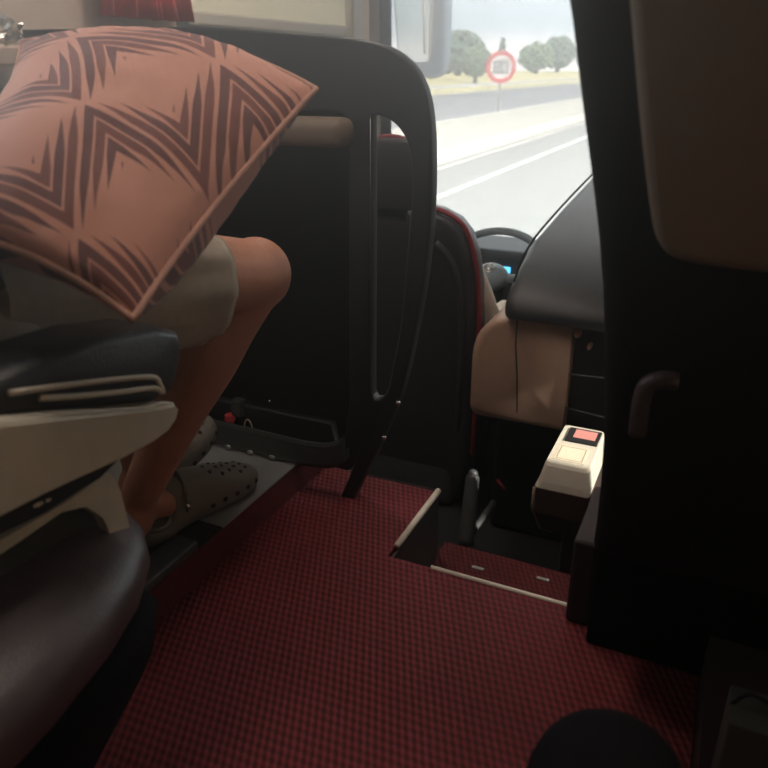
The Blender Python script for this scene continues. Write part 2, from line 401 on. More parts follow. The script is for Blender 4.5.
# ------------------------------------------------------------------ partition in front of the passenger
YP = 1.44
def pq(px, py, Y=YP):
    p = at(px, py, Y=Y); return (p.x, p.z)
pt = empty('partition', (-1.1, YP, .08), 'black partition with a looped grab frame between passenger and driver', 'partition')
outer = [(-1.62, .16), (-1.62, 1.085)] + [tuple(v)[:2] for v in cr([(*pq(x, y), 0) for x, y in [(200, 27), (250, 30), (300, 34), (350, 38), (388, 46), (410, 60), (424, 80), (432, 108), (435, 150), (434, 211), (428, 274), (419, 325), (409, 372), (399, 405), (384, 440), (370, 468)]], 5)]
outer += [pq(356, 496), pq(343, 494), pq(352, 474)]
outer += [tuple(v)[:2] for v in cr([(*pq(x, y), 0) for x, y in [(357, 462), (350, 468), (330, 462)]], 4)]
loop = [pq(374.5, 116)] + [tuple(v)[:2] for v in cr([(*pq(x, y), 0) for x, y in [(380, 114.5), (392, 119), (403, 129), (412, 146), (415, 168), (414.5, 200), (412, 225), (408, 274), (403.5, 320), (396, 362), (390, 388), (383, 397)]], 5)] + [pq(377, 397), pq(374, 391)]
hole = [(-1.58, .2), (-1.58, .955)] + [pq(x, y) for x, y in [(345, 113), (352, 120), (352, 300), (352, 400), (348, 430), (340, 450)]] + [(-.8, .2)]
shape2d('frame', [outer, loop, hole], 'black_plastic', pt, lambda a, b, c: (a, YP + c, b), .034, .006)
pan = [(-1.6, .12), (-1.6, .97)] + [pq(x, y) for x, y in [(369, 106), (371, 300), (371, 400), (365, 438), (350, 460)]] + [(-.8, .12)]
shape2d('panel', [pan], 'dark_panel', pt, lambda a, b, c: (a, YP + .010 + c, b), .012, .002)
# thin pale bead standing in for light along the loop's edge
bm = B(); add_tube(bm, [(pq(374.2, y)[0], YP - .018, pq(374.2, y)[1]) for y in (118, 200, 300, 388)] + [(pq(377, 396)[0], YP - .018, pq(377, 396)[1])], .0013, 8)
obj('lit_edge', bm, 'chrome_dark', pt, True)
for x, y in [(398, 403), (384, 438)]:
    p = at(x, y, Y=YP - .02); bm = B(); add_ell(bm, p, (.006, .005, .006)); obj('screw', bm, 'steel', pt, True)
p = at(270, 401, Y=YP - .004); bm = B(); add_ell(bm, p, (.004, .004, .004)); obj('screw', bm, 'steel', pt, True)
p = at(243, 404, Y=YP); box('latch_box', 'dark_grey_plastic', pt, p.x - .018, p.x + .012, YP - .03, YP - .002, p.z - .025, p.z + .02, bev=.004)
# folded table shelf on the partition
a = pq(345, 130, 1.37)
bm = B()
add_box(bm, -1.35, a[0], 1.35, 1.425, a[1] - .035, a[1] + .022, bev=.022, seg=5)
obj('folding_table', bm, 'brown_shell', pt, True)
# trough along the foot of the partition
prof = [(1.39, .088), (1.385, .10), (1.383, .150), (1.386, .158), (1.392, .158), (1.396, .150), (1.398, .118), (1.420, .114), (1.421, .088)]
bm = B()
rings = []
for x, dz in [(-1.6, 0), (-1.3, 0), (-1.0, 0), (-.86, -.002), (-.80, .004), (-.765, .018), (-.75, .034)]:
    rings.append([(x, y, z + dz) for y, z in prof])
add_loft(bm, rings); obj('trough', bm, 'dark_grey_plastic', pt)
for x, y in [(228, 447), (250, 454), (272, 461)]:
    p = at(x, y, Y=1.382); bm = B(); add_ell(bm, (p.x, 1.383, .092), (.009, .004, .006)); obj('clip', bm, 'aluminium', pt, True)
# small things lying in the trough
p = at(230, 421, Y=1.408)
bm = B(); add_cyl(bm, (p.x, 1.409, .115), (p.x, 1.409, .158), .010, .010, 20); add_cyl(bm, (p.x, 1.409, .158), (p.x, 1.409, .172), .0145, .013, 20)
tag(obj('bottle_cap', bm, 'red_cap', None), 'small red cap poking out of the trough under the partition', 'cap')
p = at(248, 426, Y=1.408)
bm = B(); add_tube(bm, [(p.x + .012 * math.cos(t), 1.409, .142 + .027 * math.sin(t)) for t in [2 * math.pi * i / 28 for i in range(28)]], .002, 8, closed=True)
tag(obj('key_ring', bm, 'pale_ring', None, True), 'pale ring standing in the trough next to the red cap', 'ring')

# ------------------------------------------------------------------ passenger's seat (left)
st = empty('bus_seat', (-1.0, .4, .08), 'dark seat with grey armrest under the passenger in shorts', 'seat')
box('seat_cushion', 'seat_velour', st, -1.06, -.70, .20, .58, .40, .52, bev=.05, seg=4)
box('pedestal', 'dark_grey_plastic', st, -1.0, -.82, .2, .50, .082, .40, bev=.02)
bm = B()
add_loft(bm, [[(x, yc + dy, zc + dz) for x, dy, dz in [(-1.07, .045, 0), (-1.03, .06, 0), (-.70, .06, 0), (-.66, .045, 0), (-.66, -.05, 0), (-.70, -.065, 0), (-1.03, -.065, 0), (-1.07, -.05, 0)]] for yc, zc in [(.16, .5), (.10, .75), (.03, 1.05), (-.03, 1.3), (-.045, 1.36)]])
obj('backrest', bm, 'seat_velour', st, True)
bm = sup((-.755, .10, .432), (.252, .540, .07), 2.8)
o = obj('side_bolster', bm, 'vinyl_plum', st, True)
bm = sup((-.755, .10, .212), (.258, .545, .222), 4.5)
for v in bm.verts:
    f = max(0, min(1, (.40 - v.co.z) / .40))
    v.co.x -= .17 * f * max(0, (v.co.x + .775) / .23); v.co.y -= .15 * f * max(0, (v.co.y - .09) / .54)
obj('skirt', bm, 'black_cloth', st, True)
# armrest: light grey shell, profile in YZ, X from -.70 to -.60
def side_pts(lst, X): return [(at(x, y, X=X).y, at(x, y, X=X).z) for x, y in lst]
ar_px = [(-60, 432), (0, 419), (60, 415), (120, 411), (158, 408), (172, 405), (175, 409), (173, 418), (165, 430), (150, 441), (117, 459), (80, 475), (40, 493), (0, 513), (-60, 545)]
ar = side_pts(ar_px, -.60)
bm = B()
rings = [[(X, y, z) for y, z in ar] for X in (-.595,)] 
cy = sum(p[0] for p in ar) / len(ar); cz = sum(p[1] for p in ar) / len(ar)
def shr(f, X): return [(X, cy + (y - cy) * (1 - .25 * f), cz + (z - cz) * (1 - f)) for y, z in ar]
add_loft(bm, [shr(.10, -.592), shr(.03, -.594), shr(0, -.600), shr(0, -.690), shr(.05, -.70)])
arm = obj('armrest', bm, 'grey_plastic', st)
# dark under-strip of the armrest with a small pale emblem
strip = side_pts([(122, 456), (80, 474), (40, 492), (0, 512), (-60, 544), (-60, 572), (0, 535), (45, 513), (100, 478)], -.597)
bm = B(); add_loft(bm, [[(X, y, z) for y, z in strip] for X in (-.597, -.69)]); obj('under_strip', bm, 'rubber', arm)
bm = B()
for k, (x, y, s) in enumerate([(35, 506, .0022), (38.5, 504.5, .003), (42, 503, .0022), (47.5, 500.5, .0022), (50, 499.5, .0018)]):
    p = at(x, y, X=-.5965); add_ell(bm, (-.5965, p.y, p.z), (.0006, s * .8, s), u=8, v=6)
obj('emblem', bm, 'label_paper', arm)
# upper dark pad, lying along the inner side and on top
padpx = [(-60, 405), (0, 372), (42, 354), (104, 333), (158, 326), (180, 331), (184, 345), (182, 365), (176, 394), (160, 404), (60, 412), (0, 417), (-60, 432)]
pd = side_pts(padpx, -.618)
cy2 = sum(p[0] for p in pd) / len(pd); cz2 = sum(p[1] for p in pd) / len(pd)
def shr2(f, X): return [(X, cy2 + (y - cy2) * (1 - .3 * f), cz2 + (z - cz2) * (1 - f)) for y, z in pd]
bm = B(); add_loft(bm, [shr2(.35, -.612), shr2(.15, -.618), shr2(.04, -.63), shr2(0, -.645), shr2(0, -.69), shr2(.12, -.705)])
obj('arm_pad', bm, 'black_leather', arm, True)
# recessed handle with pale rims
for lst in ([(10, 393), (60, 386), (110, 380), (152, 377), (160, 385), (163, 393)], [(40, 398), (80, 396), (120, 392), (152, 388), (161, 391)], [(0, 419), (40, 415), (90, 412), (140, 409), (160, 404), (172, 405)]):
    pts = [at(x, y, X=-.607) for x, y in lst]
    bm = B(); add_tube(bm, cr(pts, 4), .0035, 8); obj('rim', bm, 'grey_plastic', arm, True)
# grey side bracket below the armrest
br_out = [(-40, 562), (20, 528), (60, 505), (98, 478), (112, 474), (120, 492), (128, 525), (136, 566), (128, 585), (118, 570), (110, 535), (102, 518), (85, 506), (60, 512), (20, 540), (-40, 580)]
bp_ = side_pts(br_out, -.63)
bm = B(); add_loft(bm, [[(X, y, z) for y, z in bp_] for X in (-.628, -.643)])
obj('side_bracket', bm, 'grey_plastic', st)
in_ = side_pts([(-30, 575), (20, 530), (60, 506), (85, 502), (104, 515), (112, 540), (118, 575), (60, 590)], -.65)
bm = B(); add_loft(bm, [[(X, y, z) for y, z in in_] for X in (-.655, -.675)])
obj('bracket_web', bm, 'dark_grey_plastic', st)
p = at(165, 562, z=.05)
box('rail_foot', 'dark_grey_plastic', st, -.945, -.885, .74, 1.0, .081, .104, bev=.006)

# ------------------------------------------------------------------ passenger
man = empty('person', (-.9, .6, .08), 'seated passenger in grey shorts and clogs with a cushion on the lap', 'person')
KN = at(249, 277, d=1.385); AN = at(141, 492, d=1.47); HP = at(-20, 292, d=.98)
HL = Vector((-1.02, .60, .64)); KL = Vector((-1.05, 1.10, .60)); AL = Vector((-1.04, 1.17, .21))
PEL = (HP + HL) / 2 + Vector((0, -.06, .0)); CH = Vector((PEL.x, .24, 1.0)); NK = Vector((PEL.x, .13, 1.20)); HDc = Vector((PEL.x, .15, 1.36))
def limb(bm, pts, rads, n=6):
    c = cr(pts, n); rr = [r.x for r in cr([(r, 0, 0) for r in rads], n)]
    add_tube(bm, c, rr, 18)
    add_ell(bm, c[0], (rr[0],) * 3); add_ell(bm, c[-1], (rr[-1],) * 3)
bm = B()
def leg(h, k, a, toe):
    fw = (k - h).normalized()
    limb(bm, [h, h.lerp(k, .5) + Vector((0, 0, .008)), k], [.090, .082, .070])
    add_ell(bm, k + fw * .014 + Vector((0, .005, .004)), (.068, .068, .070))
    sh = (a - k); back = Vector((sh.z * fw.x, sh.z * fw.y, 0)).normalized()
    limb(bm, [k, k.lerp(a, .18) + back * .012, k.lerp(a, .36) + back * .020, k.lerp(a, .62) + back * .010, a], [.068, .066, .068, .052, .038])
    add_ell(bm, a + Vector((-.012, -.012, -.05)), (.033, .042, .055))
    limb(bm, [a + Vector((-.01, 0, -.03)), a.lerp(toe, .5) + Vector((-.016, 0, -.042)), toe], [.034, .024, .016])
    add_ell(bm, a.lerp(toe, .9), (.036, .05, .016))
HEEL = at(139, 548, z=.082); TOE = at(254, 481, z=.082)
leg(HP, KN, AN, HEEL.lerp(TOE, .8) + Vector((0, 0, .03)))
TOE2 = at(212, 424, d=1.75); HEEL2 = Vector((TOE2.x - .03, TOE2.y - .26, .088)); AL = HEEL2 + Vector((0, .05, .13)); KL = Vector((-1.09, 1.06, .60))
leg(HL, KL, AL, HEEL2.lerp(TOE2, .8) + Vector((0, 0, .03)))
# torso, arms, head
limb(bm, [PEL, PEL.lerp(CH, .5) + Vector((0, .02, 0)), CH, CH.lerp(NK, .7)], [.15, .145, .15, .09])
for s in (-1, 1): add_ell(bm, CH + Vector((s * .13, 0, .08)), (.08, .08, .08))
limb(bm, [NK + Vector((0, 0, -.06)), HDc], [.058, .056])
add_ell(bm, HDc, (.075, .092, .115)); add_ell(bm, HDc + Vector((0, .03, -.06)), (.055, .06, .06))
add_ell(bm, HDc + Vector((0, .098, -.01)), (.014, .022, .026)); add_ell(bm, HDc + Vector((0, .083, -.058)), (.026, .012, .010))
for s in (-1, 1):
    add_ell(bm, HDc + Vector((s * .077, -.005, -.01)), (.010, .022, .034)); add_ell(bm, HDc + Vector((s * .030, .080, .018)), (.015, .012, .010))
def hand(bm, w, d, nrm, side=1, sc=1.0):
    d = d.normalized(); nrm = nrm.normalized(); s = d.cross(nrm).normalized() * side
    M3 = Matrix((s, d, nrm)).transposed()
    add_ell(bm, w + d * .05 * sc, (.042 * sc, .052 * sc, .016 * sc), M3)
    for i, (o, l) in enumerate([(-.030, .066), (-.010, .076), (.011, .072), (.031, .056)]):
        b0 = w + d * .085 * sc + s * o * sc
        add_tube(bm, [b0 - d * .02, b0 + d * l * .45 * sc - nrm * .006, b0 + d * l * .8 * sc - nrm * .02 * sc, b0 + d * l * .95 * sc - nrm * .036 * sc], [.009 * sc, .0088 * sc, .008 * sc, .006 * sc], 10)
    t0 = w + d * .03 * sc - s * .03 * sc
    add_tube(bm, [t0, t0 - s * .026 * sc + d * .018 * sc, t0 - s * .034 * sc + d * .045 * sc - nrm * .012, t0 - s * .03 * sc + d * .062 * sc - nrm * .02], [.012 * sc, .011 * sc, .010 * sc, .007 * sc], 10)
for s in (-1, 1):
    shd = CH + Vector((s * .19, -.01, .07)); el = CH + Vector((s * .23, .10, -.22)); wr = Vector((PEL.x + s * .10, .42, .885 if s > 0 else .93))
    if s > 0: el = CH + Vector((.19, .06, -.23)); wr = Vector((PEL.x + .02, .40, .92))
    limb(bm, [shd, shd.lerp(el, .5), el], [.052, .046, .040]); limb(bm, [el, el.lerp(wr, .3), wr], [.040, .040, .028])
    hand(bm, wr, Vector((-.4 * s, .6, -.1)), Vector((0, .1, 1)), s)
body = remesh(obj('body', bm, 'skin', man), .0065, 5)
# hair cap
bm = B(); add_ell(bm, HDc + Vector((0, -.012, .028)), (.081, .092, .104), u=28, v=20)
for v in list(bm.verts):
    if v.co.y > HDc.y + .055 and v.co.z < HDc.z + .07 or v.co.z < HDc.z - .05: bm.verts.remove(v)
o = obj('hair', bm, 'hair', man, True); o.modifiers.new('s', 'SOLIDIFY').thickness = .012
# shorts: pelvis and two legs, with folds and open hems
def cloth_leg(bm, h, k, f0, f1, r0, r1, seed, hem=True):
    d = (k - h); L_ = d.length; t = d.normalized(); n = t.orthogonal().normalized(); n = Vector((0, 0, 1)) - t * t.z; n.normalize(); b = t.cross(n)
    N = 30; rings = []
    for i in range(N + 1):
        s = f0 + (f1 - f0) * i / N; r = r0 + (r1 - r0) * i / N; ring = []
        for j in range(56):
            a = 2 * math.pi * j / 56
            w = noise.noise(Vector((math.cos(a) * 2.2 + seed, math.sin(a) * 2.2, s * 3.5))) * .016 + noise.noise(Vector((math.cos(a) * 5 + seed, math.sin(a) * 5, s * 6 + math.cos(a) * 2))) * .007 + .0035 * math.sin(a * 9 + s * 9)
            w *= (.7 if i < N - 1 else .7)
            ring.append(h + d * s + (n * math.cos(a) * 1.0 + b * math.sin(a)) * (r + w) + (Vector((0, 0, -.012)) if math.cos(a) < -.3 else Vector()))
        rings.append(ring)
    # turned hem
    last = rings[-1]; c = sum(last, Vector()) / len(last)
    rings.append([c + (q - c) * .985 - t * .003 for q in last]); rings.append([c + (q - c) * .955 - t * .05 for q in last])
    add_loft(bm, rings, False)
bm = B()
cloth_leg(bm, HP, KN, -.05, .74, .112, .098, 1.3)
cloth_leg(bm, HL, KL, -.05, .82, .112, .098, 5.1)
o = obj('shorts', bm, 'shorts_cloth', man, True)
bm = B(); bm.from_mesh(o.data)
add_ell(bm, PEL + Vector((0, .03, -.0)), (.185, .15, .125), u=36, v=24); bm.to_mesh(o.data); bm.free()
for p_ in o.data.polygons: p_.use_smooth = True
bm = B()
limb(bm, [PEL + Vector((0, .0, .05)), PEL.lerp(CH, .5) + Vector((0, .02, 0)), CH, CH.lerp(NK, .55)], [.165, .16, .163, .10])
for s in (-1, 1):
    shd = CH + Vector((s * .19, -.01, .07)); el = CH + Vector((s * .23, .10, -.22))
    if s > 0: el = CH + Vector((.19, .06, -.23))
    add_ell(bm, CH + Vector((s * .13, 0, .08)), (.092, .092, .092)); limb(bm, [shd, shd.lerp(el, .6)], [.064, .060])
remesh(obj('shirt', bm, 'shirt_cloth', man), .009, 4)

# clogs
def clog(heel, toe, up, label=None):
    d = (toe - heel); L_ = d.length; y = d.normalized(); up = (up - y * up.dot(y)).normalized(); x = y.cross(up)
    M4 = Matrix((x, y, up)).transposed().to_4x4(); M4.translation = heel
    N = 26; rings = []
    def prof(s):
        hw = [(0, .020), (.04, .033), (.15, .039), (.35, .041), (.55, .047), (.75, .053), (.88, .047), (.96, .030), (1.0, .012)]
        tp = [(0, .034), (.04, .042), (.15, .044), (.19, .046), (.26, .116), (.40, .124), (.60, .104), (.76, .080), (.90, .064), (.96, .052), (1.0, .036)]
        def lp(t):
            for (a, va), (b, vb) in zip(t, t[1:]):
                if s <= b: u = (s - a) / (b - a); u = u * u * (3 - 2 * u) * .5 + u * .5; return va + (vb - va) * u
            return t[-1][1]
        return lp(hw), lp(tp)
    for i in range(N + 1):
        s = i / N; hw, tp = prof(s); ring = []; lift = .016 * max(0, (s - .72) / .28) ** 2 + .006 * max(0, (.1 - s) / .1)
        for j in range(28):
            a = 2 * math.pi * j / 28; ca, sa = math.cos(a), math.sin(a)
            xx = hw * math.copysign(abs(ca) ** .75, ca); zz = lift + (tp - lift) * (.5 + .5 * math.copysign(abs(sa) ** (.55 if sa < 0 else .9), sa))
            ring.append(M4 @ Vector((xx, s * L_, zz)))
        rings.append(ring)
    bm = B(); add_loft(bm, rings)
    c = obj('clog', bm, 'clog_foam', man, True)
    # foot opening rim and strap
    bm = B(); pts = []
    for t in range(36):
        a = 2 * math.pi * t / 36; sy = .125 + .10 * math.sin(a); hw, tp = prof(max(.03, sy)); pts.append(M4 @ Vector((.9 * hw * math.cos(a), sy * L_, tp * .97 - .002)))
    add_tube(bm, pts, .006, 8, closed=True); obj('opening_rim', bm, 'clog_foam', c, True)
    bm = B(); pts = []
    for t in range(21):
        a = math.pi * t / 20; pts.append(M4 @ Vector((.050 * math.cos(a), (.28 + .05 * math.sin(a)) * L_, .074 + .054 * math.sin(a))))
    rings = []
    for i, p in enumerate(pts):
        tn = (pts[min(i + 1, 20)] - pts[max(i - 1, 0)]).normalized(); o2 = tn.cross(up).normalized()
        w = .011 + (.006 if i in (0, 20) else 0)
        rings.append([p + up * w + o2 * .003, p - up * w + o2 * .003, p - up * w - o2 * .003, p + up * w - o2 * .003])
    add_loft(bm, rings); obj('heel_strap', bm, 'clog_foam', c)
    for sx in (-1, 1):
        bm = B(); q = M4 @ Vector((sx * .053, .28 * L_, .074)); add_ell(bm, q, (.0065, .0065, .0065)); obj('rivet', bm, 'steel', c, True)
    for sy, xs in [(.55, (-.024, 0, .024)), (.63, (-.034, -.012, .012, .034)), (.71, (-.026, 0, .026)), (.79, (-.034, -.012, .012, .034)), (.87, (-.02, 0, .02))]:
        hw, tp = prof(sy)
        for xx in xs:
            f = min(.98, abs(xx) / hw); zz = tp * (.5 + .5 * (1 - f ** (2 / .75)) ** .45)
            nz = Vector((xx * 9, .12, 1)).normalized(); q = Vector((xx, sy * L_, zz)); bm = B()
            add_cyl(bm, M4 @ (q - nz * .004), M4 @ (q + nz * .0012), .0046, .0046, 10); obj('vent_hole', bm, 'clog_hole', c)
    for sy in (.50, .60, .70, .80, .89):
        hw, tp = prof(sy)
        for sx in (-1, 1):
            q = Vector((sx * hw * .97, sy * L_, .030 + .004)); nz = Vector((sx, 0, .15)); bm = B()
            add_cyl(bm, M4 @ (q - nz * .006), M4 @ (q + nz * .0025), .0055, .0055, 10); obj('vent_hole', bm, 'clog_hole', c)
    # sole line
    return c
clog(HEEL, TOE, Vector((0, 0, 1)))
clog(HEEL2, TOE2, Vector((.15, -.3, .9)))

# ------------------------------------------------------------------ patterned cushion
def lattice_mat():
    m = bpy.data.materials.new('cushion_print'); m.use_nodes = True; t = m.node_tree; b = t.nodes['Principled BSDF']
    b.inputs['Roughness'].default_value = .85; b.inputs['Sheen Weight'].default_value = .15
    def mt(op, a, c=None):
        n = t.nodes.new('ShaderNodeMath'); n.operation = op
        for i, v in enumerate((a, c)):
            if v is None: continue
            if isinstance(v, (int, float)): n.inputs[i].default_value = v
            else: t.links.new(v, n.inputs[i])
        return n.outputs[0]
    uv = t.nodes.new('ShaderNodeUVMap'); uv.uv_map = 'lattice'
    nz = t.nodes.new('ShaderNodeTexNoise'); nz.inputs['Scale'].default_value = 9; t.links.new(uv.outputs[0], nz.inputs['Vector'])
    s = t.nodes.new('ShaderNodeSeparateXYZ'); t.links.new(uv.outputs[0], s.inputs[0])
    i = mt('FRACT', s.outputs[0]); j = mt('FRACT', s.outputs[1])
    dg = mt('ABSOLUTE', mt('SUBTRACT', i, j)); up = mt('GREATER_THAN', i, j)
    side = mt('ADD', mt('MULTIPLY', up, mt('SUBTRACT', 1, i)), mt('MULTIPLY', mt('SUBTRACT', 1, up), i))
    c = mt('ADD', mt('MULTIPLY', up, j), mt('MULTIPLY', mt('SUBTRACT', 1, up), mt('SUBTRACT', 1, j)))
    m2 = mt('MINIMUM', dg, side); w = .088
    q = mt('DIVIDE', mt('SUBTRACT', m2, .012), w); band = mt('FLOOR', q); fr = mt('FRACT', q)
    # arms taper into feathered points; longer or shorter per band and side
    nearer = mt('LESS_THAN', dg, side)
    cend = mt('ADD', mt('MULTIPLY', mt('POWER', band, 1.25), .075), mt('MULTIPLY', nearer, .045))
    tap = mt('MINIMUM', mt('MAXIMUM', mt('DIVIDE', mt('SUBTRACT', c, cend), .30), 0), 1)
    inb = mt('LESS_THAN', mt('ABSOLUTE', mt('SUBTRACT', fr, .45)), mt('MULTIPLY', tap, .40))
    vis = mt('MULTIPLY', mt('MULTIPLY', inb, mt('LESS_THAN', band, 3.2)), mt('GREATER_THAN', q, 0))
    mid = mt('GREATER_THAN', mt('FRACT', mt('MULTIPLY', mt('ADD', band, up), .5)), .25)
    r1 = t.nodes.new('ShaderNodeMix'); r1.data_type = 'RGBA'; t.links.new(mid, r1.inputs[0])
    r1.inputs[6].default_value = srgb(112, 66, 64); r1.inputs[7].default_value = srgb(128, 74, 66)
    r2 = t.nodes.new('ShaderNodeMix'); r2.data_type = 'RGBA'; t.links.new(vis, r2.inputs[0]); r2.inputs[6].default_value = srgb(206, 146, 126)
    t.links.new(r1.outputs[2], r2.inputs[7]); t.links.new(r2.outputs[2], b.inputs['Base Color'])
    wv = t.nodes.new('ShaderNodeTexNoise'); wv.inputs['Scale'].default_value = 160
    bp = t.nodes.new('ShaderNodeBump'); bp.inputs['Strength'].default_value = .12; bp.inputs['Distance'].default_value = .002
    t.links.new(wv.outputs['Fac'], bp.inputs['Height']); t.links.new(bp.outputs[0], b.inputs['Normal'])
    MATS['cushion_print'] = m
lattice_mat()
CT, CRr, CB, CL = at(22, 42, d=1.12), at(316, 89, d=1.00), at(132, 320, d=.74), at(-150, 215, d=.80)
MTR, MRB, MBL, MTL = at(172, 38, d=1.08), at(217, 203, d=.87), at(6, 246, d=.75), at(-20, 135, d=.95)
CN = (CRr - CT).cross(CB - CT).normalized()
if CN.z < 0: CN = -CN
def patch(u, v):
    x, y = 2 * u - 1, 2 * v - 1
    # corners: T(-1,-1) R(1,-1) B(1,1) L(-1,1)
    P = Vector()
    for c, (a, b_) in ((CT, (-1, -1)), (CRr, (1, -1)), (CB, (1, 1)), (CL, (-1, 1))): P += c * (.25 * (1 + a * x) * (1 + b_ * y) * (a * x + b_ * y - 1))
    P += MTR * (.5 * (1 - x * x) * (1 - y)); P += MBL * (.5 * (1 - x * x) * (1 + y)); P += MRB * (.5 * (1 + x) * (1 - y * y)); P += MTL * (.5 * (1 - x) * (1 - y * y))
    return P
def inv_lat(u, v):
    # lattice basis read off the print's star points
    S1 = (.47, .524); e1 = (.285, -.3775); e2 = (.25, .3875)
    du, dv = u - S1[0], v - S1[1]; det = e1[0] * e2[1] - e1[1] * e2[0]
    return ((du * e2[1] - dv * e2[0]) / det, (e1[0] * dv - e1[1] * du) / det)
cush = empty('cushion', (PEL.x + .2, .6, .8), 'pink square cushion printed with brown triangles on the passenger\'s lap', 'cushion')
def sheet(name, sgn, thick):
    N = 48; bm = B(); uvl = bm.loops.layers.uv.new('lattice'); g = []
    for i in range(N + 1):
        row = []
        for j in range(N + 1):
            u, v = i / N, j / N; e_ = (max(0, 1 - (2 * u - 1) ** 2) * max(0, 1 - (2 * v - 1) ** 2)) ** .45
            wr = .004 * noise.noise(Vector((u * 7, v * 7, sgn * 3))) + .012 * noise.noise(Vector((u * 2.3 + 4, v * 2.3, sgn)))
            ed = min(u, 1 - u, v, 1 - v); pk = .004 * math.sin((u + v) * 60) * max(0, 1 - ed * 9)
            row.append(bm.verts.new(patch(u, v) + CN * sgn * (thick + wr + pk) * e_))
        g.append(row)
    for i in range(N):
        for j in range(N):
            f = bm.faces.new((g[i][j], g[i + 1][j], g[i + 1][j + 1], g[i][j + 1]))
            for l, (a, b_) in zip(f.loops, ((i, j), (i + 1, j), (i + 1, j + 1), (i, j + 1))):
                lu = inv_lat(a / N, b_ / N); l[uvl].uv = lu if sgn > 0 else (lu[0] + .37, lu[1] + .2)
    return obj(name, bm, 'cushion_print', cush, True)
sheet('front_cover', 1, .055); sheet('back_cover', -1, .115)
bm = B(); pts = []
for k in range(4):
    for i in range(30):
        s = i / 30; u, v = [(s, 0), (1, s), (1 - s, 1), (0, 1 - s)][k]
        pts.append(patch(u, v))
add_tube(bm, pts, .0042, 8, closed=True); obj('piping', bm, 'seam', cush, True)

# crumpled foil wrapper on the window ledge
wb_ = B(); random.seed(3)
c = at(6, 30, X=XL + .08)
res = bmesh.ops.create_icosphere(wb_, subdivisions=3, radius=1)
for v in res['verts']:
    k_ = .6 + .9 * abs(noise.noise(v.co * 2.3)); v.co = Vector(c) + Vector((v.co.x * .03 * k_, v.co.y * .05 * k_, v.co.z * .035 * k_))
tag(obj('foil_wrapper', wb_, 'foil', None), 'crumpled silver wrapper at the wall by the cushion, upper left corner', 'wrapper')
box('ledge', 'beige_wall', None, XL + .001, XL + .14, .9, 1.38, c.z - .075, c.z - .034, bev=.006)
o = bpy.data.objects['ledge']; o.name = 'trim_7'; struct(o)

# ------------------------------------------------------------------ driver's seat
ds = empty('driver_seat', (-.95, 2.4, -.55), 'black driver seat with red piping behind the partition', 'seat')
def rr_sec(x0, x1, y0, y1, z, r, n=5):
    out = []
    for cx, cy_, a0 in ((x1 - r, y1 - r, 0), (x0 + r, y1 - r, 90), (x0 + r, y0 + r, 180), (x1 - r, y0 + r, 270)):
        for i in range(n + 1):
            a = math.radians(a0 + 90 * i / n); out.append((cx + r * math.cos(a), cy_ + r * math.sin(a), z))
    return out
bm = B(); secs = []
for z, hw, y in [(-.52, .20, 2.32), (-.45, .225, 2.31), (-.25, .245, 2.28), (0, .255, 2.25), (.2, .258, 2.23), (.35, .255, 2.21), (.45, .24, 2.20), (.52, .215, 2.195), (.56, .18, 2.19), (.585, .12, 2.19)]:
    secs.append(rr_sec(-.955 - hw, -.955 + hw, y, y + .13, z, .045))
add_loft(bm, secs); obj('backrest', bm, 'black_leather', ds, True)
for s in (1,):
    pts = [(-.955 + s * hw, y + .02, z) for z, hw, y in [(-.30, .243, 2.285), (-.1, .253, 2.26), (.1, .26, 2.24), (.25, .262, 2.22), (.36, .257, 2.21), (.45, .243, 2.20), (.53, .215, 2.195), (.57, .175, 2.19), (.592, .115, 2.19), (.60, .04, 2.19)]]
    bm = B(); add_tube(bm, cr(pts, 4), .0085, 10); obj('piping', bm, 'red_piping', ds, True)
    pts = [(-.955 - (p[0] + .955), p[1], p[2]) for p in pts]
    bm = B(); add_tube(bm, cr(pts, 4), .0085, 10); obj('piping', bm, 'red_piping', ds, True)
bm = B(); pts = [(-.955 + hw, y - .004, z) for z, hw, y in [(-.2, .19, 2.28), (0, .205, 2.25), (.2, .21, 2.23), (.35, .20, 2.21), (.44, .17, 2.20), (.49, .12, 2.195)]]
add_tube(bm, cr(pts, 4), .012, 10); obj('back_welt', bm, 'black_leather', ds, True)
bm = B(); secs = []
for z, hw in [(.55, .10), (.60, .125), (.68, .135), (.75, .13), (.785, .11), (.80, .07)]:
    secs.append(rr_sec(-1.0 - hw, -1.0 + hw, 2.19, 2.29, z, .045))
add_loft(bm, secs); obj('headrest', bm, 'black_leather', ds, True)
bm = B(); add_tube(bm, [(-1.0 + .135 * math.cos(math.radians(a)), 2.215, .675 + .128 * math.sin(math.radians(a))) for a in range(-20, 201, 11)], .009, 8); obj('headrest_piping', bm, 'red_piping', ds, True)
box('seat_cushion', 'black_leather', ds, -1.2, -.71, 2.36, 2.86, -.31, -.13, bev=.05)
bm = B(); add_tube(bm, cr([(-.700, 2.55, -.13), (-.698, 2.72, -.145), (-.70, 2.82, -.19), (-.70, 2.84, -.25), (-.70, 2.80, -.31)], 4), .013, 8); obj('cushion_piping', bm, 'red_piping', ds, True)
box('seat_base', 'dark_grey_plastic', ds, -1.14, -.78, 2.3, 2.8, -.55, -.30, bev=.03)
